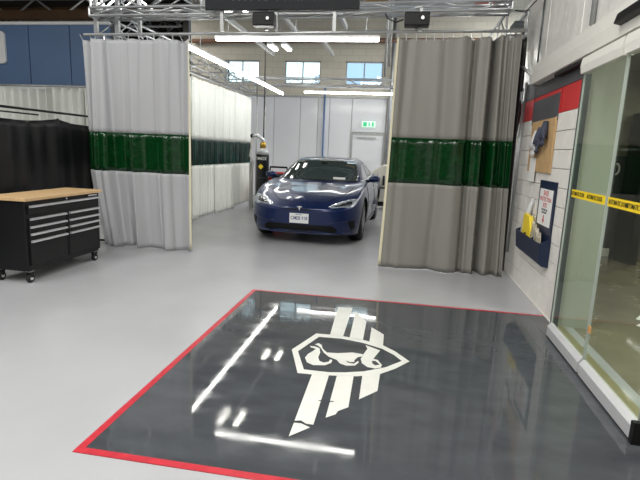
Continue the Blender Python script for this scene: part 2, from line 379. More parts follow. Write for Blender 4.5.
# sliding glass door: header, leaves with rails
hd = empty('sliding_door_header', (1.5, 4.5, 2.47), 'long satin aluminium header box above the sliding glass door', 'door header')
MB().prism([(1.46, 2.49), (1.562, 2.49), (1.562, 2.74), (1.50, 2.74), (1.45, 2.60)], 'y', 2.2, 6.45).build('header_box', M['cover'], hd)
MB().box(1.49, 1.562, 2.2, 5.6, 2.455, 2.487).build('shadow_track', M['black'], hd)
sn = MB().prism([(1.40, 2.57), (1.455, 2.555), (1.465, 2.64), (1.42, 2.64)], 'y', 3.2, 3.95).build('motion_sensor', M['black'], None, bevel=.006); tag(sn, 'black elongated motion sensor on the aluminium door header', 'sensor')
def leaf(y0, y1, lab, end=False):
    e = empty('sliding_glass_leaf', (1.45, (y0+y1)/2, 0), lab, 'glass door', 'sliding glass door leaves')
    MB().box(1.445, 1.457, y0+.004, y1-.004, .11, 2.33).build('glass_pane', M['glass'], e)
    MB().prism([(1.415, .018), (1.485, .018), (1.485, .11), (1.462, .135), (1.44, .135), (1.415, .10)], 'y', y0+.01, y1-.01).build('bottom_rail', M['railm'], e)
    MB().box(1.42, 1.48, y0+.008, y1-.008, .002, .016).build('brush_seal', M['rubber'], e)
    MB().prism([(1.415, 2.32), (1.485, 2.32), (1.485, 2.445), (1.415, 2.445), (1.405, 2.38)], 'y', y0+.01, y1-.01).build('top_rail', M['cover'], e)
    for yy in (y0+.004, y1-.008): MB().box(1.444, 1.458, yy, yy+.004, .13, 2.33).build('edge_profile', M['edge'], e)
    if end:
        MB().box(1.41, 1.49, y0-.03, y0+.008, .0, .14).build('end_cap', M['black'], e)
    tp = MB().box(1.4425, 1.4445, y0+.02, y1-(.1 if not end else .02), 1.30, 1.365).build('hazard_tape', M['tape'], e)
    n = 2 if not end else 3; L0 = (y1-y0-.1)/n
    for k in range(n):
        text('tape_lettering', 'AUTOMATIC DOOR', .046, M['ink'], e, frame((1.4415, y0+.04+L0*(k+.5), 1.3325), (0, -1, 0), (0, 0, 1)), .0006, .72)
    return e
l1 = leaf(3.73, 4.55, 'narrow far leaf of the sliding glass door beside block wall')
l2 = leaf(2.84, 3.72, 'near leaf of the sliding glass door at right edge', True)
MB().box(1.436, 1.444, 3.66, 3.70, .36, .41).build('latch', M['orange'], l2)
struct('trim_1', MB().box(1.535, XW+.02, 4.80, YE+.005, 0, 2.45), M['jamb'])
struct('trim_2', MB().box(1.52, 1.60, 2.66, 2.74, 0, 2.45), M['jamb'])
struct('trim_3', MB().box(1.50, 1.66, 2.0, YE, 0.0, .006), mat('brass_threshold', (150, 143, 108), .35, .2))

# ================================================================ MAT WITH EMBLEM
fm = empty('floor_mat', (0, 3.6, 0), 'charcoal glossy floor area with red border and white shield emblem', 'floor mat')
MB().box(-1.55, 1.60, 2.09, 5.13, .0005, .004).build('mat_field', M['matb'], fm)
for a in ((-1.595, -1.55, 2.045, 5.165), (-1.55, 1.56, 5.13, 5.165), (-1.55, 1.60, 2.045, 2.09)): MB().box(a[0], a[1], a[2], a[3], .0005, .005).build('border_tape', M['red'], fm)
LOGO = {
    'shield_out': [(-0.782, 3.622), (-0.651, 4.019), (-0.539, 4.025), (-0.385, 4.015), (-0.226, 3.979), (-0.062, 3.911), (0.045, 3.805), (0.16, 3.638), (0.05, 3.474), (-0.057, 3.357), (-0.216, 3.28), (-0.333, 3.255), (-0.538, 3.227), (-0.648, 3.223)],
    'shield_in': [(-0.727, 3.602), (-0.616, 3.949), (-0.423, 3.962), (-0.232, 3.918), (-0.058, 3.83), (0.038, 3.73), (0.101, 3.63), (-0.017, 3.486), (-0.177, 3.37), (-0.311, 3.318), (-0.428, 3.291), (-0.615, 3.29)],
    's1': [(-0.561, 4.81), (-0.412, 4.831), (-0.411, 4.008), (-0.528, 4.019)],
    's2': [(-0.369, 4.719), (-0.238, 4.454), (-0.234, 3.968), (-0.352, 4.005)],
    's3': [(-0.18, 4.31), (-0.061, 4.159), (-0.057, 3.904), (-0.176, 3.961)],
    's4': [(-0.542, 3.227), (-0.42, 3.245), (-0.414, 2.586), (-0.458, 2.586), (-0.494, 2.614), (-0.531, 2.602)],
    's5': [(-0.53, 2.578), (-0.487, 2.581), (-0.428, 2.552), (-0.528, 2.437)],
    's6': [(-0.363, 3.252), (-0.244, 3.278), (-0.233, 2.834), (-0.291, 2.773), (-0.301, 2.73), (-0.355, 2.679)],
    's7': [(-0.182, 3.294), (-0.057, 3.36), (-0.062, 3.095), (-0.176, 2.949)],
    'a': [(-0.653, 3.731), (-0.611, 3.732), (-0.569, 3.706), (-0.548, 3.621), (-0.549, 3.53), (-0.528, 3.465), (-0.491, 3.444), (-0.456, 3.47), (-0.452, 3.513), (-0.433, 3.506), (-0.434, 3.453), (-0.474, 3.401), (-0.562, 3.381), (-0.617, 3.418), (-0.648, 3.496), (-0.638, 3.572), (-0.609, 3.638), (-0.594, 3.688), (-0.643, 3.707)],
    'b': [(-0.619, 3.778), (-0.594, 3.807), (-0.564, 3.779), (-0.54, 3.7), (-0.496, 3.635), (-0.411, 3.645), (-0.294, 3.689), (-0.207, 3.675), (-0.214, 3.636), (-0.246, 3.61), (-0.265, 3.55), (-0.262, 3.516), (-0.295, 3.507), (-0.331, 3.526), (-0.312, 3.491), (-0.263, 3.481), (-0.235, 3.542), (-0.228, 3.514), (-0.251, 3.455), (-0.316, 3.434), (-0.367, 3.461), (-0.402, 3.521), (-0.469, 3.561), (-0.52, 3.629), (-0.562, 3.721), (-0.592, 3.758)],
    'c': [(-0.202, 3.872), (-0.077, 3.791), (-0.123, 3.612), (-0.086, 3.598), (-0.05, 3.515), (-0.057, 3.468), (-0.098, 3.442), (-0.156, 3.453), (-0.203, 3.509), (-0.219, 3.586), (-0.203, 3.688), (-0.181, 3.797)],
    'ch': [(-0.13, 3.574), (-0.101, 3.577), (-0.066, 3.517), (-0.101, 3.494), (-0.124, 3.525)],
}
LZ = (.004, .0052)
fill_poly('shield_outline', LOGO['shield_out'], M['logo'], fm, *LZ, hole=LOGO['shield_in'])
for k in ('s1', 's2', 's3', 's4', 's5', 's6', 's7'): fill_poly('stripe', LOGO[k], M['logo'], fm, *LZ)
fill_poly('curled_figure', LOGO['a'], M['logo'], fm, *LZ)
fill_poly('curled_figure', LOGO['b'], M['logo'], fm, .004, .0056)
fill_poly('curled_figure', LOGO['c'], M['logo'], fm, *LZ, hole=LOGO['ch'])
chp = MB()
for x, y in ((-.42, 2.87), (-.39, 2.875), (-.365, 2.87), (-.345, 2.878)): chp.add([(x-.014, y-.004, .0058), (x+.01, y-.007, .0058), (x+.013, y+.004, .0058), (x-.008, y+.008, .0058)], [(0, 1, 2, 3)])
chp.build('scuff_mark', M['matb'], fm)

# ================================================================ CURTAINS
def sheet(X, zlist, s0, s1, ns, th=.004):
    """X(s,z)->point; returns an MB with a thin two-sided sheet"""
    mb = MB(); vs = []; n = ns+1
    for z in zlist:
        for i in range(n):
            vs.append(X(s0+(s1-s0)*i/ns, z))
    fs = []
    for r in range(len(zlist)-1):
        for i in range(ns): fs.append((r*n+i, r*n+i+1, (r+1)*n+i+1, (r+1)*n+i))
    mb.add(vs, fs); return mb
def zl(a, b, n): return [a+(b-a)*i/n for i in range(n+1)]
def solid(o, t=.003):
    m = o.modifiers.new('thickness', 'SOLIDIFY'); m.thickness = t; m.offset = 0; return o

# --- left front curtain (silver)
def foldsL(s, z):
    d = 3.08-z; a = .55+.45*min(1, z/1.2)
    u = s
    q = math.sin(2*math.pi*(3.4*u+.12)+.6*math.sin(z*.8)); f = .075*(abs(q)**.7)*(1 if q > 0 else -1) + .025*math.sin(2*math.pi*7.3*u+1.2+.5*z)*(1.2-u)
    f += .05*math.exp(-((u-.12)/.09)**2)*math.sin(46*u)
    for c_, w_, a_ in ((.07, .022, .13), (.42+.01*math.sin(z), .03, .15), (.73-.02*z/3, .028, .07*(1.3-z/3)), (.93, .03, .06)): f += a_*math.exp(-((u-c_)/w_)**2)
    return f*(.75+.25*math.sin(z*1.1+u*3))
def CL(s, z):
    xl = -4.79 + (.24*(1-z/1.16)**1.2 if z < 1.16 else 0); xr = -3.095+.015*(1-z/3.08)
    damp = min(1, (1-s)/.05)*.9+.1
    x = -4.79+(xr+4.79)*s+(xl+4.79)*(1-s)**2.5+.012*math.sin(2*math.pi*9*s+z)
    top = 3.07-.012*abs(math.sin(2*math.pi*4*s))
    return (x, 6.80+foldsL(s, z)*damp, min(z, top))
def curtain(name, lab, Cf, bands, mats, z0f, ns, grp, hooks, strip=None):
    loc = Cf(.5, 1); e = empty('welding_curtain', (loc[0], loc[1], 0), lab, 'curtain', grp)
    for nm, a, b, m in bands:
        off = -.002 if 'vinyl' in nm else 0
        def X(s, z, off=off):
            zz = z
            if a < .1 and z < .5: zz = z+(z0f(s)-a)*(1-(z-a)/(.5-a))
            p = Cf(s, zz); return (p[0], p[1]+off, p[2])
        solid(sheet(X, zl(a, b, max(4, int((b-a)*14))), 0, 1, ns).build(nm, mats[m], e, True))
    return e
cl = curtain('', 'bright silver welding curtain with green window band left of the bay opening', CL,
    (('lower_fabric', .03, 1.19, 'fab_l'), ('vinyl_window', 1.17, 1.745, 'green'), ('upper_fabric', 1.73, 3.08, 'fab_l')), M, lambda s: .006+.016*max(0, math.sin(s*6-1)), 220, 'front welding curtains', 0)
solid(sheet(lambda s, z: (CL(.985+.015*s, z)[0]+.004, CL(.985+.015*s, z)[1]-.008, z), zl(.04, 3.06, 30), 0, 1, 3).build('edge_webbing', M['cream'], cl, True))
# --- right front curtain (taupe)
def CR(s, z):
    xl = -.185-.065*(1-z/3.08); xr = 1.35+.08*(1-z/3.08)
    x = xl+(xr-xl)*s
    big = .04*math.sin(2*math.pi*(2.1*s)+.4+.3*z)*(1-.3*s)
    sm = (.006+.05*max(0, s-.55)*2)*math.sin(2*math.pi*(3*s+5*s*s)+.25*z)
    f = (big+sm)*min(1, .15+s*8)+.05*s
    for c_, w_, a_ in ((.10, .04, .05), (.42+.02*math.sin(z), .05, .07), (.66, .025, .12), (.80, .02, .14), (.93, .02, .12)): f -= a_*math.exp(-((s-c_)/w_)**2)
    top = 3.10+.03*s-.02*abs(math.sin(2*math.pi*3.5*s))
    return (x+.01*math.sin(22*s+z), 6.80-f*1.1, min(z, top))
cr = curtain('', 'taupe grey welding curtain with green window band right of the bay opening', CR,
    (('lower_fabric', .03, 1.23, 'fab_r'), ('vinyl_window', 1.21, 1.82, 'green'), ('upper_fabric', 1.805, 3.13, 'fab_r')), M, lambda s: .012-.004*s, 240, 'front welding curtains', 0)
solid(sheet(lambda s, z: (CR(.02*s, z)[0]-.004, CR(.02*s, z)[1]-.01, z), zl(.04, 3.09, 30), 0, 1, 3).build('edge_webbing', M['cream'], cr, True))
# dark gathered tail at the right end
def CT(s, z): return (1.30+.15*s+.05*(1-z/3.1), 6.86+.05*math.sin(2*math.pi*3*s)+.1*s, z)
solid(sheet(CT, zl(.05, 3.08, 20), 0, 1, 60).build('gathered_tail', mat('dark_curtain_tail', (88, 84, 84), .45, bump=.2, bscale=8), cr, True))
# --- interior left curtain (white), panels overlapping
def side_curtain(xc, y0, y1, lab, sg, n=4, grp='side welding curtains'):
    e = empty('welding_curtain', (xc, (y0+y1)/2, 0), lab, 'curtain', grp)
    for k in range(n):
        a = y0+(y1-y0)*k/n; b = y0+(y1-y0)*(k+1)/n+.06; ph = random.uniform(0, 6); hem = .03+.035*((k*2) % 3)
        def X(s, z, a=a, b=b, ph=ph, k=k):
            return (xc+sg*.012*k+.022*math.sin(2*math.pi*6*s+ph+.3*z)+.012*math.sin(2*math.pi*15*s+ph*2), a+(b-a)*s, z-(.02*abs(math.sin(2*math.pi*4*s)) if z > 2.9 else 0))
        for nm, z0, z1, m in (('lower_fabric', hem, 1.19, 'fab_w'), ('vinyl_window', 1.17, 1.745, 'green2'), ('upper_fabric', 1.73, 2.97, 'fab_w')):
            solid(sheet(X, zl(z0, z1, 12), 0, 1, 70).build(nm, M[m], e, True))
    return e
ce = side_curtain(-4.33, 7.0, 13.3, 'long white side curtain with dark green band inside the bay', 1, 5)
# --- bundled pale curtains far left
for k, (xa, xb, z0, lab) in enumerate(((-12.9, -11.3, .1, 'leftmost pale bundled curtain under the blue cladding'), (-11.35, -10.2, .1, 'pale bundled curtain under blue cladding, second from left'), (-10.25, -8.95, .1, 'pale bundled curtain under blue cladding, third from left'),
        (-9.0, -8.0, .1, 'pale bundled curtain under blue cladding, second from right'), (-8.05, -7.1, .1, 'pale bundled curtain nearest the silver curtain'))):
    fr_ = random.uniform(4, 6); ph = k*1.3
    def X(s, z): return (xa+(xb-xa)*s, 11.4+.09*math.sin(2*math.pi*fr_*s+ph+.4*z)+.03*math.sin(30*s), z)
    o = sheet(X, zl(z0, 2.86+.03*(k % 2), 16), 0, 1, 80).build('bundled_curtain', M['fab_w'], None, True); solid(o); tag(o, lab, 'curtain', 'bundled curtains under the blue cladding')
o = MB().tube([(-13.2, 11.4, 2.93), (-6.9, 11.4, 2.93)], .03).build('curtain_rail', M['galv'], None, True); tag(o, 'grey rail carrying the pale bundled curtains at left', 'rail')

# --- black screen behind the workbench
bs = empty('welding_screen', (-4.86, 5.2, 0), 'black welding screen on a tube frame behind the tool cabinet', 'screen')
def XB(s, z):
    y = 3.4+3.65*s; sag = .07*abs(math.sin(math.pi*s*2.5))**.7
    return (-4.88+.02*math.sin(2*math.pi*5*s+z)+.012*math.sin(2*math.pi*13*s), y, z-sag*(z/1.9)**6)
solid(sheet(XB, zl(.12, 1.90, 16), 0, 1, 90).build('screen_fabric', M['blackfab'], bs, True))
MB().tube([(-4.86, 3.4, 1.975), (-4.86, 7.06, 1.975)], .016, 8).build('top_rail', M['black'], bs, True)
MB().tube([(-4.90, 3.4, 1.92), (-4.90, 6.0, 1.92)], .010, 8).build('curtain_rod', M['black'], bs, True)
for y in (3.42, 7.04):
    MB().tube([(-4.86, y, .03), (-4.86, y, 1.97)], .016, 8).build('post', M['black'], bs, True)
    MB().tube([(-5.1, y, .03), (-4.62, y, .03)], .016, 8).build('foot', M['black'], bs, True)

# ================================================================ TRUSSES AND RAILS
def truss(lab, p0, p1, h, wdt, pitch, r=.022, grp='bay trusses', m=None):
    m = m or M['alu']; p0 = Vector(p0); p1 = Vector(p1); L = (p1-p0).length; d = (p1-p0).normalized(); sd = d.cross(Vector((0, 0, 1)))
    e = empty('box_truss', (p0+p1)/2, lab, 'truss', grp)
    cs = [p0+sd*(i*wdt)+Vector((0, 0, j*h)) for i in (0, 1) for j in (0, 1)]
    me = MB().tube([(0, 0, 0), tuple(d*L)], r, 8).build('chord', m, e, True, local=True)
    me.location = cs[0]-wloc(e)
    for c in cs[1:]: shared('chord', me.data, c, e)
    n = max(2, int(L/pitch)); st = L/n
    # two side lattices (up and down diagonals) and a bottom lattice
    up = MB().tube([(0, 0, 0), tuple(d*st+Vector((0, 0, h)))], r*.55, 6).build('brace', m, e, True, local=True); up.location = cs[0]-wloc(e)
    dn = MB().tube([(0, 0, h), tuple(d*st)], r*.55, 6).build('brace', m, e, True, local=True); dn.location = cs[0]+d*st-wloc(e)
    fl = MB().tube([(0, 0, 0), tuple(d*st+sd*wdt)], r*.55, 6).build('brace', m, e, True, local=True); fl.location = cs[0]-wloc(e)
    for k in range(n):
        for i in (0, 1):
            if k < 2 and i == 0: continue
            shared('brace', (up if k % 2 == 0 else dn).data, cs[i*2]+d*st*k, e)
        if k: shared('brace', fl.data, cs[0]+d*st*k, e)
    for k in (0, n):                                   # end frames
        q = p0+d*(L*k/n)
        for i in (0, 1): MB().tube([q+sd*(i*wdt), q+sd*(i*wdt)+Vector((0, 0, h))], r*.8, 6).build('end_post', m, e)
        for j in (0, 1): MB().tube([q+Vector((0, 0, j*h)), q+sd*wdt+Vector((0, 0, j*h))], r*.8, 6).build('end_bar', m, e)
    return e
truss('slim front truss above both front curtains and the bay opening', (-4.62, 7.02, 3.385), (1.22, 7.02, 3.44), .11, .22, .42, .02)
truss('upper front truss ending beside the left end of dark banner', (-4.62, 7.1, 3.46), (-2.92, 7.1, 3.46), .24, .26, .34, .02)
truss('right upper stub truss over the taupe curtain', (.98, 7.1, 3.56), (1.24, 7.1, 3.56), .3, .26, .26, .018)
truss('long left side truss over the white side curtain', (-4.36, 7.05, 3.18), (-4.36, 14.0, 3.18), .30, -.30, .45, .02)
truss('right side truss running back from the taupe curtain', (1.22, 7.1, 3.20), (1.22, 14.0, 3.20), .30, .26, .45, .02)
truss('rear truss of the bay in front of the rear windows', (-4.3, 13.98, 3.36), (1.4, 13.98, 3.36), .2, .28, .36, .018)
def rail(lab, a, b, r, m='alu'):
    o = MB().tube([a, b], r, 8).build('curtain_rail', M[m], None, True); tag(o, lab, 'rail'); return o
rail('silver front pipe rail carrying the two front curtains', (-4.72, 6.8, 3.125), (1.42, 6.8, 3.19), .02)
rail('side pipe rail carrying the white side curtain', (-4.33, 7.0, 3.02), (-4.33, 13.6, 3.02), .018)
for s in [i/13 for i in range(14)]:
    x, y, z = CL(s, 3.05); hk = MB().tube([(x, 6.8, 3.13), (x+.01, y, 3.05)], .006, 5).build('curtain_hook', M['chrome'], cl)
    x, y, z = CR(s, 3.08); hk = MB().tube([(x, 6.8, 3.16), (x+.01, y, 3.07)], .006, 5).build('curtain_hook', M['chrome'], cr)
# uprights and hangers in the left corner
for n_, x, y, z0, z1 in (('leftmost', -4.62, 6.95, 3.13, 4.6), ('second from left', -4.47, 7.25, 3.13, 3.5), ('third from left', -4.30, 7.0, 3.13, 3.9), ('rightmost', -4.12, 7.3, 3.2, 4.5)):
    o = MB().box(x-.025, x+.025, y-.025, y+.025, z0, z1).build('truss_upright', M['alu']); tag(o, n_+' silver upright in truss corner above the silver curtain', 'upright', 'uprights over the left curtain corner')
for x0, y0, y1, z, lab in ((-2.95, 6.9, 10.8, 3.60, 'flat steel beam above left end of front light'), (-2.0, 6.9, 8.8, 3.60, 'flat steel beam rising above the left black box'), (-1.09, 6.9, 8.5, 3.60, 'flat steel beam above right end of front light'), (-1.64, 9.2, 10.8, 3.60, 'short flat steel beam deeper in the bay')):
    o = MB().box(x0-.025, x0+.025, y0, y1, z, z+.07).build('steel_beam', M['galv']); tag(o, lab, 'beam', 'lengthwise beams over the bay')
for x, lab in ((-2.60, 'pale flat bracket above left end of the front tube light'), (-1.83, 'grey flat bracket just right of the left black box'), (-1.03, 'grey flat bracket above the middle right of front tube light'), (.10, 'flat bracket crossing the black box above taupe curtain')):
    o = MB().box(x-.022, x+.022, 6.77, 6.80, 3.17, 3.46).build('hanger_bracket', M['galv']); tag(o, lab, 'bracket', 'hanger brackets on the front truss')
for k in range(7):
    y = 7.6+k*1.0; o = MB().tube([(-4.33, y, 3.02), (-4.33, y, 3.2)], .012, 6); o.tube([(-4.33, y, 3.2), (-3.46, y, 3.19)], .014, 6)
    o = o.build('light_bracket', M['galv'], None); tag(o, ('nearest', 'second nearest', 'third nearest', 'middle', 'third farthest', 'second farthest', 'farthest')[k]+' bracket arm holding the long side tube light', 'bracket', 'bracket arms of the side light')

# tube lights (lit)
def tubelight(lab, a, b, axis):
    e = empty('tube_light', ((a[0]+b[0])/2, (a[1]+b[1])/2, a[2]), lab, 'light', 'tube lights around the bay')
    if axis == 'x':
        MB().box(a[0], b[0], a[1]-.03, a[1]+.03, a[2]+.02, a[2]+.05).build('housing', M['white'], e)
        MB().box(a[0]+.01, b[0]-.01, a[1]-.026, a[1]+.026, a[2]-.025, a[2]+.02).build('diffuser', M['tube'], e, bevel=.01)
    else:
        MB().box(a[0]-.03, a[0]+.03, a[1], b[1], a[2]+.02, a[2]+.05).build('housing', M['white'], e)
        MB().box(a[0]-.026, a[0]+.026, a[1]+.01, b[1]-.01, a[2]-.035, a[2]+.02).build('diffuser', M['tube'], e, bevel=.01)
    for t in (.08, .5, .92):
        p = Vector(a).lerp(Vector(b), t); MB().tube([p+Vector((0, 0, .05)), p+Vector((0, 0, .28))], .006, 5).build('hanger', M['galv'], e)
tubelight('lit tube light across the front of the bay opening', (-2.78, 7.0, 3.12), (-.43, 7.0, 3.12), 'x')
tubelight('long lit tube light running back along the left side', (-3.46, 7.55, 3.13), (-3.46, 13.7, 3.13), 'y')
tubelight('lit tube light across the rear of the bay', (-2.85, 13.75, 3.19), (-.40, 13.75, 3.19), 'x')
tubelight('lit tube light along the right side behind taupe curtain', (1.05, 7.6, 3.13), (1.05, 13.7, 3.13), 'y')
for k in range(3):
    y = 8.0+k*2.6; o = MB().tube([(1.05, y, 3.19), (1.24, y, 3.2)], .014, 6).build('light_bracket', M['galv']); tag(o, ('near', 'middle', 'far')[k]+' bracket arm of the tube light behind taupe curtain', 'bracket', 'bracket arms of the right light')
for y, lab in ((12.35, 'rear pair of short lit panels hanging over the bay'), (9.05, 'front pair of short lit panels hanging over the bay')):
    e = empty('twin_panel_light', (-3.2, y, 4.06), lab, 'light', 'twin panel lights over the bay')
    for x in (-3.40, -3.04):
        MB().box(x-.07, x+.07, y-.30, y+.30, 4.085, 4.14).build('housing', M['white'], e)
        MB().box(x-.055, x+.055, y-.28, y+.28, 4.06, 4.084).build('diffuser', M['tubeB'], e)
    MB().tube([(-3.40, y, 4.15), (-3.04, y, 4.15)], .012, 6).build('spreader', M['galv'], e)
    MB().tube([(-3.22, y, 4.15), (-3.22, y, 5.2)], .008, 6).build('hanger', M['galv'], e)

# black boxes with lenses on the front truss
def blackbox(x, w_, lab):
    e = empty('black_projector', (x, 6.72, 3.21), lab, 'projector', 'black boxes on the front truss')
    MB().box(x-w_/2, x+w_/2, 6.66, 6.83, 3.22, 3.39).build('housing', M['black'], e, bevel=.015)
    MB().lathe((x+w_*.22, 6.66, 3.31), [(.035, -.012), (.035, 0)], 16, 'y').build('lens_ring', M['rubber'], e)
    MB().lathe((x+w_*.22, 6.648, 3.31), [(.02, -.006), (.024, 0)], 16, 'y').build('lens', M['chrome'], e)
    MB().box(x-.02, x+.02, 6.83, 6.88, 3.2, 3.5).build('bracket', M['galv'], e)
blackbox(-1.98, .30, 'black box with small lens above left half of front light'); blackbox(.05, .32, 'black box with small lens above the taupe curtain')
cbl = MB().tube([(-.12, 6.7, 3.3), (-.22, 6.72, 3.27), (-.33, 6.75, 3.33), (-.36, 6.8, 3.40)], .009, 6).build('cable', M['rubber'], None, True); tag(cbl, 'short black cable looping left from box above taupe curtain', 'cable')
for x, y in ((-.34, 8.4), (-.45, 9.5)):
    o = MB().tube([(x, y, 3.0), (x, y, 5.6)], .02, 8).build('drop_pipe', M['galv'], None, True); tag(o, ('nearer' if y < 9 else 'farther')+' grey vertical drop pipe beside the taupe curtain top', 'pipe', 'drop pipes by the taupe curtain')

# dark banner
bn = empty('banner', (-1.78, 6.74, 3.43), 'dark banner with faint grey lettering above the bay opening', 'banner')
MB().box(-2.82, -.70, 6.72, 6.76, 3.435, 4.3).build('banner_board', M['signk'], bn, bevel=.005)
text('banner_lettering', 'TH AG TYAS OTTTT', .30, M['signt'], bn, frame((-1.62, 6.718, 3.64), (1, 0, 0), (0, 0, 1)), .001, .62)

# ================================================================ TOOL CABINET
tc_ = empty('tool_cabinet', (-4.23, 5.22, 0), 'black rolling tool cabinet with wooden top and chrome drawer pulls', 'tool cabinet')
X0, X1, Y0, Y1 = -4.50, -4.00, 4.62, 5.94
MB().box(X0, X1-.02, Y0, Y1, .16, .925).build('body', M['black'], tc_, bevel=.006)
MB().box(X0-.02, X1+.02, Y0-.025, Y1+.025, .927, .965).build('worktop', M['wood'], tc_, bevel=.006)
def drawer(y0, y1, z0, z1):
    d = MB().box(X1-.02, X1, y0+.008, y1-.008, z0+.006, z1-.006).build('drawer', M['black'], tc_, bevel=.003)
    MB().prism([(X1, z1-.035), (X1+.028, z1-.03), (X1+.028, z1-.012), (X1, z1-.008)], 'y', y0+.02, y1-.02).build('pull', M['chrome'], d)
ym = (Y0+Y1)/2; rows = [(.675, .775), (.60, .675), (.525, .60), (.20, .525)]
drawer(Y0+.03, Y1-.03, .775, .885)
zt = [.745, .655, .575, .495]; zb_ = [.655, .575, .495, .20]
for a, b in ((Y0+.03, ym-.012), (ym+.012, Y1-.03)):
    for z1, z0 in zip(zt, zb_): drawer(a, b, z0, z1)
MB().lathe((X1, ym, .905), [(.011, -.002), (.011, .006)], 12, 'x').build('lock', M['chrome'], tc_)
MB().box(X1-.001, X1+.003, Y1-.24, Y1-.06, .897, .912).build('name_badge', M['chrome'], tc_)
MB().box(X1-.02, X1-.002, ym-.012, ym+.012, .2, .74).build('divider', M['trimb'], tc_)
MB().box(X0+.03, X1-.03, Y0+.03, Y1-.03, .135, .16).build('base_frame', M['black'], tc_)
for x, y in ((X0+.07, Y0+.07), (X1-.06, Y0+.07), (X0+.07, Y1-.08), (X1-.06, Y1-.08)):
    MB().box(x-.03, x+.03, y-.035, y+.035, .127, .135).build('caster_plate', M['galv'], tc_)
    c = MB().lathe((x-.018, y, .05), [(.0, 0), (.045, 0), (.05, .006), (.05, .03), (.045, .036), (.0, .036)], 18, 'x').build('caster', M['rubber'], tc_, True)
    hb = MB().lathe((x+.0185, y, .05), [(.0, 0), (.022, .0), (.022, .004), (.0, .006)], 12, 'x').build('hub', M['chrome'], c)
    fk = MB(); fk.prism([(y-.02, .05), (y+.02, .05), (y+.03, .128), (y-.03, .128)], 'x', x-.028, x-.022); fk.build('fork', M['black'], c)
    MB().prism([(y-.015, .06), (y+.015, .06), (y+.03, .128), (y-.03, .128)], 'x', x+.0235, x+.0285).build('fork', M['black'], c)

# ================================================================ RIGHT WALL THINGS
pb = empty('hanging_board', (1.56, 6.0, 1.46), 'brown hardboard panel with work gloves hanging on block wall', 'board')
MB().box(1.545, 1.566, 5.56, 6.50, 1.46, 2.05).build('backing', M['cork'], pb, bevel=.003)
def glove(y, z, m, lab, sc=1, tl=0):
    mb = MB()
    mb.tube([(1.52, y, z), (1.505, y-.01*sc, z-.10*sc), (1.50, y-.02*sc+tl, z-.19*sc)], [.028*sc, .045*sc, .05*sc], 10)
    for k in range(4):
        a = (k-1.5)*.026*sc; mb.tube([(1.50, y-.02*sc+tl+a, z-.17*sc), (1.495, y-.02*sc+tl+a*1.4, z-.25*sc), (1.50, y-.02*sc+tl+a*1.5, z-(.30-.02*abs(k-1.5))*sc)], [.015*sc, .014*sc, .009*sc], 7)
    mb.tube([(1.50, y-.06*sc, z-.11*sc), (1.49, y-.10*sc, z-.17*sc), (1.49, y-.115*sc, z-.215*sc)], [.017*sc, .015*sc, .01*sc], 7)
    o = mb.build('work_glove', m, None, True); tag(o, lab, 'glove', 'work gloves on the brown board'); return o
glove(5.80, 2.02, M['glove'], 'grey blue work glove hanging right on the brown board', .95)
glove(5.99, 1.96, M['glove'], 'grey blue work glove hanging in middle of the brown board', 1.0, .02)
glove(6.12, 1.93, mat('white_glove', (205, 205, 206), .8), 'pale work glove hanging left on the brown board', 1.05, .03)
o = MB().box(1.535, 1.542, 6.12, 6.36, 1.34, 1.62).build('hanging_note', M['paper']); tag(o, 'white paper note hanging at lower left of brown board', 'note')

sb = empty('kit_board', (1.56, 5.7, .46), 'navy wall board with white notice and pockets of kits', 'board')
MB().box(1.553, 1.567, 5.26, 5.86, .72, 1.38).build('backboard', M['navy'], sb, bevel=.003)
MB().box(1.548, 1.553, 5.33, 5.80, .90, 1.29).build('notice', M['paper'], sb)
fw = lambda y, z: frame((1.5475, y, z), (0, -1, 0), (0, 0, 1))
for s_, z, sz in (('SHOE', 1.245, .075), ('PROTECTION', 1.18, .066), ('KITS', 1.115, .07)): text('notice_lettering', s_, sz, M['redink'], sb, fw(5.565, z), .0005, 1.0)
for s_, z in (('PLEASE TAKE ONE', 1.068), ('BEFORE ENTRY', 1.038)): text('notice_lettering', s_, .03, M['ink'], sb, fw(5.565, z), .0005, .9)
MB().prism([(5.55, 1.01), (5.58, 1.01), (5.58, .965), (5.605, .965), (5.565, .92), (5.525, .965), (5.55, .965)], 'x', 1.5465, 1.5478).build('arrow', M['redink'], sb)
pk = MB(); pk.prism([(1.567, .49), (1.50, .50), (1.47, .53), (1.45, .74), (1.462, .74), (1.48, .545), (1.567, .52)], 'y', 5.26, 6.32)
pk.build('pocket', M['navy'], sb)
for y in (5.26, 5.61, 5.96, 6.312): MB().prism([(1.567, .49), (1.50, .50), (1.47, .53), (1.45, .74), (1.567, .80)], 'y', y-.004, y+.004).build('pocket_divider', M['navy'], sb)
o = MB().prism([(5.84, .56), (6.17, .55), (6.24, .86), (6.12, .97), (5.90, .95), (5.80, .82)], 'x', 1.485, 1.535).build('yellow_pack', M['yellow'], None, bevel=.012); tag(o, 'yellow folded pack in left pocket of the navy board', 'pack')
for k, (y, z, lab) in enumerate(((5.74, .90, 'clear wrapped kit beside the yellow pack in navy pocket'), (5.60, .87, 'clear wrapped kit in the middle of navy pocket'), (5.46, .84, 'clear wrapped kit at right end of navy pocket'))):
    m = MB(); m.prism([(y-.06, .57), (y+.06, .57), (y+.075, .78), (y+.03, .82), (y+.045, z+.02), (y-.01, z-.05), (y-.05, z), (y-.075, .74)], 'x', 1.495-.012*k, 1.53-.012*k)
    o = m.build('wrapped_kit', (mat('clear_wrap', (178, 172, 152), .2, var=.5, vscale=34, bump=.8, bscale=30)), None, bevel=.008); tag(o, lab, 'kit', 'wrapped kits in the navy pocket')
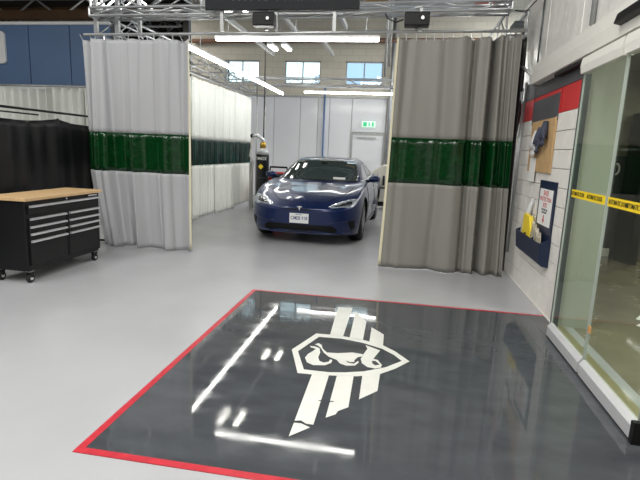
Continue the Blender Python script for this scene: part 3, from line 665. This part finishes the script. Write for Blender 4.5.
m = MB(); m.tube([(1.52, 6.22, .58), (1.52, 6.16, .9), (1.54, 6.02, 1.16)], [.05, .04, .01], 9); o = m.build('plastic_bag', mat('translucent_bag', (200, 202, 204), .25, bump=.5, bscale=20), None, True); tag(o, 'tall translucent bag standing behind the yellow pack', 'bag')

# hoses and cables between the taupe curtain and the block wall
for k in range(5):
    x, y = 1.50-.02*(k % 2), 7.15+.07*k; r = .014+.004*(k % 3)
    pts = [(x+.02*math.sin(z*3+k), y+.03*math.cos(z*2.3+k*2), z) for z in [3.3-.2*i for i in range(5+3*(k % 4))]]
    o = MB().tube(pts, r, 8).build('hanging_cable', (M['rubber'] if k != 2 else M['hose']), None, True)
    tag(o, ('nearest black', 'second black', 'pale', 'fourth black', 'farthest black')[k]+' cable hanging between taupe curtain and block wall', 'cable', 'cables hanging beside the block wall' if k != 2 else None)
m = MB(); 
for k in range(3): m.tube([(1.49+.0*k, 7.1+.10*math.cos(t)+.03*k, 2.2+.16*math.sin(t)-.06*k) for t in [2*math.pi*i/16 for i in range(17)]], .016, 8)
o = m.build('coiled_hose', M['rubber'], None, True); tag(o, 'black coiled hose on hook beside the block wall', 'hose')
o = MB().tube([(1.5, 6.6, 2.62), (1.4, 7.2, 2.9), (1.3, 7.6, 3.0)], .02, 8).build('support_arm', M['galv'], None, True); tag(o, 'thin grey arm reaching from foil wall to the truss', 'arm')
o = MB().tube([(1.3, 7.05, 3.5), (1.42, 7.0, 3.46), (1.56, 6.4, 3.62)], .008, 6).build('cable', M['rubber'], None, True); tag(o, 'thin dark cable from truss corner to the foil wall', 'cable')
o = MB().box(1.30, 1.42, 7.0, 7.3, 3.28, 3.36).build('junction_box', M['jamb'], None, bevel=.01); tag(o, 'small dark box at the right end of front truss', 'box')

# ================================================================ THINGS DEEPER IN THE BAY
gb = empty('gas_bottle', (-3.62, 12.2, 0), 'tall black gas bottle with pale shoulder and yellow diamond', 'gas bottle')
GX, GY = -3.56, 12.2
MB().lathe((GX, GY, 0), [(0, .01), (.14, .01), (.165, .03), (.165, 1.42), (.163, 1.45)], 28).build('shell', M['cyl'], gb, True)
MB().lathe((GX, GY, 0), [(.163, 1.45), (.14, 1.53), (.09, 1.59), (.05, 1.61), (0, 1.61)], 28).build('shoulder', mat('pale_grey_shoulder', (190, 192, 194), .3), gb, True)
v = MB().lathe((GX, GY, 0), [(0, 1.60), (.075, 1.60), (.075, 1.72), (.05, 1.76), (0, 1.76)], 16).build('collar', M['brass'], gb, True)
MB().tube([(GX-.02, GY, 1.66), (GX, GY-.02, 1.82), (GX-.14, GY-.05, 1.92), (GX-.26, GY-.05, 1.90)], [.035, .045, .05, .03], 10).build('regulator', M['chrome'], v, True)
MB().lathe((GX-.27, GY-.06, 1.90), [(.0, 0), (.055, 0), (.055, .03), (0, .03)], 16, 'y').build('gauge', M['black'], v)
text('bottle_lettering', 'TANOX', .11, M['paper'], gb, frame((GX, GY-.167, 1.34), (1, 0, 0), (0, 0, 1)), .002, .75)
MB().prism([(GX-.07, 1.14), (GX, 1.07), (GX+.07, 1.14), (GX, 1.21)], 'y', GY-.172, GY-.165).build('hazard_diamond', M['yellow'], gb)
for z in (.85, .6, .4): MB().lathe((GX, GY, z), [(.167, 0), (.167, .02)], 28).build('label_band', M['jamb'], gb)
o = MB().tube([(GX-.25, GY-.06, 1.87), (GX-.34, GY-.05, 1.4), (GX-.22, GY-.1, 1.25), (GX-.30, GY-.08, .7), (GX-.24, GY, .05)], .02, 8).build('gas_hose', M['hose'], None, True); tag(o, 'pale hose hanging left of the black gas bottle', 'hose')
o = MB().box(GX-.42, GX-.34, GY+.2, GY+.28, 0, 1.25).build('bottle_stand', M['galv']); tag(o, 'grey upright stand behind the black gas bottle', 'stand')
o = MB().tube([(GX-.02, GY+.1, 1.7), (GX-.01, GY+.1, 4.6)], .014, 6).build('supply_line', M['rubber'], None, True); tag(o, 'thin dark line rising straight above the gas bottle', 'line')
for x, lab in ((-4.17, 'left thin grey post at rear end of white side curtain'), (-3.93, 'right thin grey post at rear end of white side curtain')):
    o = MB().tube([(x, 13.6, 0), (x, 13.6, 3.3)], .016, 8).build('bay_post', M['galv'], None, True); tag(o, lab, 'post', 'grey posts at the side curtain end')
rm = empty('red_machine', (-3.35, 13.0, 0), 'red wheeled machine with black handle behind the blue car', 'machine')
MB().prism([(-3.6, .12), (-3.02, .12), (-3.02, .75), (-3.15, .98), (-3.5, .98), (-3.6, .8)], 'y', 12.75, 13.25).build('body', M['mred'], rm, bevel=.03)
MB().box(-3.46, -3.12, 12.72, 12.76, .80, .94).build('control_panel', M['jamb'], rm)
MB().tube([(-3.55, 12.8, .9), (-3.5, 12.75, 1.12), (-3.05, 12.75, 1.12), (-3.0, 12.8, .85)], .028, 8).build('handle', M['black'], rm, True)
for x in (-3.55, -3.07): MB().lathe((x-.02, 12.8, .1), [(0, 0), (.1, 0), (.1, .05), (0, .05)], 16, 'x').build('wheel', M['rubber'], rm)
wc = empty('white_cart', (-.62, 14.0, 0), 'white wheeled equipment cart behind the car, beside taupe curtain', 'cart')
MB().prism([(-.85, .25), (-.2, .25), (-.2, 1.28), (-.55, 1.28), (-.85, 1.08)], 'y', 13.8, 14.4).build('body', mat('cart_white', (222, 220, 210), .5), wc, bevel=.03)
MB().box(-.82, -.25, 13.78, 13.80, .62, .66).build('trim_strip', M['jamb'], wc); MB().box(-.82, -.22, 13.85, 14.35, .12, .25).build('chassis', M['black'], wc)
for x in (-.78, -.28): MB().lathe((x-.02, 13.9, .08), [(0, 0), (.08, 0), (.08, .04), (0, .04)], 16, 'x').build('wheel', M['rubber'], wc)
for x in (-.66, -.50, -.36): MB().tube([(x, 13.78, .98), (x, 13.74, .72)], .03, 8).build('clamp', M['black'], wc, True)

# ================================================================ THE CAR
CX, CY = -1.66, 7.93
car = empty('car', (CX, CY, 0), 'deep blue sedan parked nose first in the curtained bay', 'car')
# stations along the length: y, z_bottom, w_sill, w_mid(.45), w_belt(.68), (w,z) shoulder, (w,z) base of glass, (w,z), (w,z), z centre
ST = [
 (0.00, .27, .16, .20, .20, .20, .60, .17, .625, .12, .635, .06, .64, .64),
 (0.03, .24, .44, .52, .50, .46, .615, .40, .64, .28, .65, .14, .655, .655),
 (0.10, .21, .62, .70, .69, .64, .635, .56, .665, .38, .68, .18, .69, .69),
 (0.22, .19, .77, .84, .83, .78, .675, .69, .705, .46, .725, .22, .74, .745),
 (0.38, .18, .88, .93, .93, .88, .735, .78, .765, .52, .775, .26, .79, .80),
 (0.60, .17, .94, .98, .985, .945, .82, .84, .845, .58, .835, .30, .845, .855),
 (0.97, .17, .96, 1.00, 1.01, .965, .915, .85, .93, .62, .90, .30, .91, .915),
 (1.25, .17, .965, 1.00, 1.015, .96, .955, .85, .965, .64, .945, .32, .955, .96),
 (1.50, .17, .965, 1.00, 1.015, .955, .985, .86, .995, .74, .995, .40, 1.005, 1.01),
 (1.75, .17, .965, 1.00, 1.015, .955, 1.00, .86, 1.02, .77, 1.08, .42, 1.125, 1.14),
 (2.05, .17, .965, 1.00, 1.015, .955, 1.01, .86, 1.035, .73, 1.22, .42, 1.28, 1.30),
 (2.40, .17, .965, 1.00, 1.015, .955, 1.02, .86, 1.045, .68, 1.36, .42, 1.42, 1.435),
 (2.80, .17, .965, 1.00, 1.015, .955, 1.02, .86, 1.05, .665, 1.40, .42, 1.46, 1.475),
 (3.30, .17, .965, 1.00, 1.015, .955, 1.025, .86, 1.055, .66, 1.39, .42, 1.455, 1.47),
 (3.80, .17, .965, 1.00, 1.02, .965, 1.035, .86, 1.06, .65, 1.33, .42, 1.395, 1.41),
 (4.30, .18, .965, 1.00, 1.02, .965, 1.04, .85, 1.065, .64, 1.23, .40, 1.28, 1.295),
 (4.75, .20, .92, .97, .98, .93, 1.04, .82, 1.06, .62, 1.12, .38, 1.16, 1.17),
 (5.10, .24, .84, .90, .91, .86, 1.01, .76, 1.04, .58, 1.06, .34, 1.075, 1.08),
 (5.25, .30, .70, .78, .78, .72, .96, .64, .99, .50, 1.0, .28, 1.01, 1.01),
 (5.30, .36, .50, .56, .56, .52, .92, .46, .95, .34, .96, .18, .965, .965),
]
def section(r):
    y, zb, ws, wm, wbt, wsh, zsh, w6, z6, w7, z7, w8, z8, zc = r
    return [(0, zb), (ws*.6, zb), (ws-.05 if ws > .3 else ws*.8, zb), (ws, zb+.05), (wm, .45), (wbt, min(.68, (.45+zsh)/2+.06)), (wsh, zsh), (w6, z6), (w7, z7), (w8, z8), (0, zc)]
def cr(p0, p1, p2, p3, t):
    return .5*((2*p1)+(-p0+p2)*t+(2*p0-5*p1+4*p2-p3)*t*t+(-p0+3*p1-3*p2+p3)*t*t*t)
def interp(seq, sub):     # Catmull-Rom through a list of tuples, non uniform kept simple
    out = []; n = len(seq)
    for i in range(n-1):
        a, b, c, d = seq[max(0, i-1)], seq[i], seq[i+1], seq[min(n-1, i+2)]
        for k in range(sub):
            t = k/sub; out.append(tuple(cr(a[j], b[j], c[j], d[j], t) for j in range(len(b))))
    out.append(tuple(seq[-1])); return out
rows = interp([(r[0],)+tuple(v for p in section(r) for v in p) for r in ST], 4)
grid = []
for r in rows:
    y = r[0]; pts = [(r[1+2*i], r[2+2*i]) for i in range(11)]
    half = interp(pts, 4); half = [(max(0, x), z) for x, z in half]; half[0] = (0, half[0][1]); half[-1] = (0, half[-1][1])
    ring = [(x, y, z) for x, z in half]+[(-x, y, z) for x, z in reversed(half[1:-1])]
    grid.append(ring)
nr = len(grid[0]); vs = [v for g in grid for v in g]; fs = []
for i in range(len(grid)-1):
    for k in range(nr): fs.append((i*nr+k, i*nr+(k+1) % nr, (i+1)*nr+(k+1) % nr, (i+1)*nr+k))
mb = MB(); mb.add(vs, fs)
mb.add(grid[0], [tuple(range(nr))]); mb.add(grid[-1], [tuple(reversed(range(nr)))])
body = mb.build('body', [M['paint'], M['trimb']], car, True, local=True)
bm = bmesh.new(); bm.from_mesh(body.data); bmesh.ops.remove_doubles(bm, verts=bm.verts, dist=.0005); bmesh.ops.recalc_face_normals(bm, faces=bm.faces)
BV = BVHTree.FromBMesh(bm); bm.to_mesh(body.data); bm.free()
AX_F, AX_R = 1.0, 4.03; WR = .37
for ax in (AX_F, AX_R):
    for sgn in (1, -1):
        c = MB().lathe((sgn*.66, ax, WR), [(0, 0), (.425, 0), (.425, .5*sgn), (0, .5*sgn)], 40, 'x').build('cutter', M['trimb'], None, local=True)
        m = body.modifiers.new('arch', 'BOOLEAN'); m.object = c; m.operation = 'DIFFERENCE'; m.solver = 'EXACT'; m.material_mode = 'TRANSFER'
        c.location = (CX, CY, 0)
bpy.context.view_layer.update()
me = bpy.data.meshes.new_from_object(body.evaluated_get(bpy.context.evaluated_depsgraph_get()))
body.modifiers.clear(); body.data = me
for o in list(bpy.data.objects):
    if o.name.startswith('cutter'): bpy.data.objects.remove(o)
for p in me.polygons: p.use_smooth = True
e_ = body.modifiers.new('sharp', 'EDGE_SPLIT'); e_.split_angle = math.radians(38)

def cast(u, v, ax, eps):
    """project the 2D point onto the body: 'f' front view (x,z), 's' side (y,z) right, 'S' side left, 't' top (x,y)"""
    if ax == 'f': o, d = Vector((u, -2, v)), Vector((0, 1, 0))
    elif ax == 's': o, d = Vector((3, u, v)), Vector((-1, 0, 0))
    elif ax == 'S': o, d = Vector((-3, u, v)), Vector((1, 0, 0))
    else: o, d = Vector((u, v, 4)), Vector((0, 0, -1))
    h = BV.ray_cast(o, d)
    if h[0] is None: return None
    n = h[1]
    if n.dot(d) > 0: n = -n
    return h[0]+n*eps
def patch(name, poly, ax, m, eps=.004, parent=None, step=.045):
    bm = bmesh.new(); pts = []
    n = len(poly)
    for i in range(n):
        a, b = Vector(poly[i]), Vector(poly[(i+1) % n]); k = max(1, int((b-a).length/step))
        for j in range(k): pts.append(a.lerp(b, j/k))
    vs = [bm.verts.new((p.x, p.y, 0)) for p in pts]; bm.faces.new(vs)
    bmesh.ops.triangulate(bm, faces=bm.faces[:])
    us = [p.x for p in pts]; vv = [p.y for p in pts]
    k = math.floor(min(us)/step)+1                     # grid cuts so that the patch can follow the curvature
    while k*step < max(us): bmesh.ops.bisect_plane(bm, geom=bm.verts[:]+bm.edges[:]+bm.faces[:], plane_co=(k*step, 0, 0), plane_no=(1, 0, 0)); k += 1
    k = math.floor(min(vv)/step)+1
    while k*step < max(vv): bmesh.ops.bisect_plane(bm, geom=bm.verts[:]+bm.edges[:]+bm.faces[:], plane_co=(0, k*step, 0), plane_no=(0, 1, 0)); k += 1
    bad = []
    for v in bm.verts:
        q = cast(v.co.x, v.co.y, ax, eps)
        if q is None: bad.append(v)
        else: v.co = q
    bmesh.ops.delete(bm, geom=bad, context='VERTS')
    bmesh.ops.recalc_face_normals(bm, faces=bm.faces)
    me = bpy.data.meshes.new(name); bm.to_mesh(me); bm.free(); me.materials.append(m)
    for p in me.polygons: p.use_smooth = True
    o = bpy.data.objects.new(name, me); COL.objects.link(o); o.parent = parent or car
    s = o.modifiers.new('thickness', 'SOLIDIFY'); s.thickness = .003; s.offset = 0
    return o
def line(name, pts, ax, m, wd=.006, eps=.003, parent=None):
    P = []
    for i in range(len(pts)-1):
        a, b = Vector(pts[i]), Vector(pts[i+1]); k = max(1, int((b-a).length/.04))
        for j in range(k): P.append(a.lerp(b, j/k))
    P.append(Vector(pts[-1])); Q = [cast(p.x, p.y, ax, eps) for p in P]; Q = [q for q in Q if q is not None]
    t = MB().tube(Q, wd/2, 6).build(name, m, parent or car, True, local=True); return t

mir = lambda poly: [(-x, z) for x, z in poly]
# glass
patch('windshield', [(-.77, 1.035), (-.5, 1.022), (0, 1.018), (.5, 1.022), (.77, 1.035), (.735, 1.17), (.655, 1.36), (.4, 1.405), (0, 1.415), (-.4, 1.405), (-.655, 1.36), (-.735, 1.17)], 'f', M['cglass'], .004)
patch('roof_glass', [(-.52, 2.50), (0, 2.46), (.52, 2.50), (.56, 3.1), (.5, 3.9), (0, 3.95), (-.5, 3.9), (-.56, 3.1)], 't', M['cglass'], .004)
for ax in 'sS':
    patch('side_window', [(1.80, 1.06), (2.70, 1.08), (2.72, 1.34), (2.45, 1.33), (2.1, 1.21)], ax, M['cglass'], .005)
    patch('side_window', [(2.78, 1.08), (3.75, 1.10), (4.1, 1.17), (3.8, 1.28), (3.3, 1.345), (2.80, 1.35)], ax, M['cglass'], .005)
    line('window_trim', [(1.68, 1.045), (2.7, 1.062), (3.8, 1.078), (4.25, 1.12)], ax, M['chrome'], .012)
    for yy in (1.50, 2.74, 3.72): line('door_seam', [(yy, .28), (yy, 1.0)], ax, M['trimb'], .007)
    for yy in (2.50, 3.45): line('door_handle', [(yy, .86), (yy+.18, .865)], ax, M['chrome'], .018, .006)
    line('sill_seam', [(1.45, .27), (3.58, .27)], ax, M['trimb'], .02)
# bonnet and its seams
for sx in (1, -1):
    line('bonnet_seam', [(sx*.16, .17), (sx*.40, .24), (sx*.60, .50), (sx*.74, .95), (sx*.79, 1.42)], 't', M['trimb'], .008, .001)
line('bonnet_seam', [(-.16, .625), (0, .622), (.16, .625)], 'f', M['trimb'], .01, .001)
for sx in (1, -1): line('wiper', [(sx*.1-.3, 1.035), (sx*.1+.28, 1.03)], 'f', M['trimb'], .014, .012)
# nose: shallow dark slot under the bonnet edge, lower intake, splitter, side vents
patch('nose_panel', [(-.34, .628), (-.17, .624), (0, .62), (.17, .624), (.34, .628), (.17, .608), (0, .602), (-.17, .608)], 'f', M['trimb'], .003)
patch('lower_intake', [(-.55, .365), (.55, .365), (.64, .30), (.60, .225), (-.60, .225), (-.64, .30)], 'f', M['trimb'], .004)
line('splitter', [(-.82, .235), (-.5, .225), (0, .222), (.5, .225), (.82, .235)], 'f', M['paint'], .03, .008)
for poly in ([(.80, .44), (.90, .45), (.905, .31), (.85, .27), (.83, .34)],):
    patch('side_vent', poly, 'f', M['trimb'], .004); patch('side_vent', mir(poly), 'f', M['trimb'], .004)
for sx in (1, -1): line('bumper_crease', [(sx*.45, .405), (sx*.66, .425), (sx*.80, .44)], 'f', M['paint'], .014, .004)
# headlights
HL = [(.47, .672), (.60, .73), (.75, .775), (.87, .80), (.915, .80), (.93, .77), (.90, .70), (.86, .665), (.80, .655), (.72, .672), (.62, .66), (.54, .655)]
HI = [(.56, .675), (.68, .72), (.82, .765), (.86, .745), (.83, .705), (.74, .69), (.66, .68)]
for f_ in (lambda p: p, mir):
    h = patch('headlight', f_(HL), 'f', M['lens'], .005, step=.03)
    patch('inner_reflector', f_(HI), 'f', M['dlens'], .0085, h, step=.03)
    line('light_bar', f_([(.60, .715), (.75, .765), (.88, .79)]), 'f', M['chrome'], .012, .008, h)
# emblem: a small silver shield-like T
em = MB(); y0 = -.012
em.prism([(-.045, .665), (0, .672), (.045, .665), (.038, .652), (.014, .655), (.006, .61), (0, .6), (-.006, .61), (-.014, .655), (-.038, .652)], 'y', y0, y0+.02)
em.build('front_emblem', M['chrome'], car, local=True)
# licence plate
pl = MB().box(-.165, .165, -.022, -.006, .385, .55).build('licence_plate', M['plate'], car, bevel=.004, local=True)
pl['label'] = 'white front licence plate'
off = Vector((CX, CY, 0))
text('plate_lettering', 'CMEB 918', .085, M['plateink'], pl, Matrix.Translation(off) @ frame((0, -.0225, .468), (1, 0, 0), (0, 0, 1)), .0008, .78)
text('plate_lettering', 'ONTARIO', .026, M['plateink'], pl, Matrix.Translation(off) @ frame((0, -.0225, .53), (1, 0, 0), (0, 0, 1)), .0008, 1)
MB().box(-.17, .17, -.008, .01, .38, .555).build('plate_holder', M['trimb'], car, local=True)
# mirrors
for sx in (1, -1):
    m_ = MB(); n = 14; rings = []
    cx0, cy0, cz0 = sx*1.10, 1.88, 1.075
    prof = [(0, .35), (.15, .8), (.45, 1), (.8, .95), (1, .6)]
    vs = []; fs = []
    for t, s in prof:
        x = sx*(.96+.22*t)
        for k in range(n):
            a = 2*math.pi*k/n; vs.append((x, cy0+.09*s*math.cos(a), cz0+.015*t+.068*s*math.sin(a)))
    for i in range(len(prof)-1):
        for k in range(n): fs.append((i*n+k, i*n+(k+1) % n, (i+1)*n+(k+1) % n, (i+1)*n+k))
    fs += [tuple(range(n)), tuple((len(prof)-1)*n+k for k in range(n))]
    m_.add(vs, fs); mr = m_.build('door_mirror', M['paint'], car, True, local=True)
    MB().tube([(sx*.90, 1.86, 1.03), (sx*1.02, 1.88, 1.05)], [.03, .025], 8).build('mirror_arm', M['trimb'], mr, True, local=True)
    MB().tube([(sx*1.07, 1.965, 1.085), (sx*1.09, 1.972, 1.085)], [.055, .05], 12).build('mirror_glass', M['chrome'], mr, local=True)
# wheels
def wheel(x, y, sg, tyre_me=None):
    e = MB().lathe((x, y, WR), [(.235, -.12*sg), (.30, -.125*sg), (.352, -.115*sg), (.368, -.08*sg), (.370, 0), (.368, .08*sg), (.352, .115*sg), (.30, .125*sg), (.235, .12*sg)], 40, 'x').build('wheel', M['rubber'], car, True, local=True)
    MB().lathe((x, y, WR), [(.238, .10*sg), (.225, .06*sg), (.06, .02*sg), (.0, .02*sg)], 40, 'x').build('brake_drum', M['trimb'], e, True, local=True)
    sp = MB()
    for k in range(5):
        for dd in (-.16, .16):
            a = 2*math.pi*k/5; b = a+dd
            sp.tube([(x+.105*sg, y+.05*math.cos(a), WR+.05*math.sin(a)), (x+.115*sg, y+.235*math.cos(b), WR+.235*math.sin(b))], .016, 6)
    sp.lathe((x, y, WR), [(.0, .09*sg), (.06, .09*sg), (.06, .12*sg), (.0, .125*sg)], 16, 'x')
    sp.lathe((x, y, WR), [(.228, .10*sg), (.243, .10*sg), (.243, .125*sg), (.228, .125*sg)], 36, 'x')
    sp.build('rim', M['rim'], e, local=True)
for ax in (AX_F, AX_R):
    for sg in (1, -1): wheel(sg*.86, ax, sg)
# underbody shade and interior silhouettes are part of the closed body; a parking card behind the glass
MB().box(.28, .52, 1.60, 1.62, 1.06, 1.10).build('dash_card', M['paper'], car, local=True)
MB().box(-.06, .06, 2.12, 2.14, 1.33, 1.37).build('mirror_interior', M['trimb'], car, local=True)

car.rotation_euler.z = -.028
# every top-level object needs its label
for o in S.objects:
    if o.parent is None and o.type in {'MESH', 'EMPTY'} and o.get('kind') != 'structure' and 'label' not in o: o['label'] = o.name.replace('_', ' ')
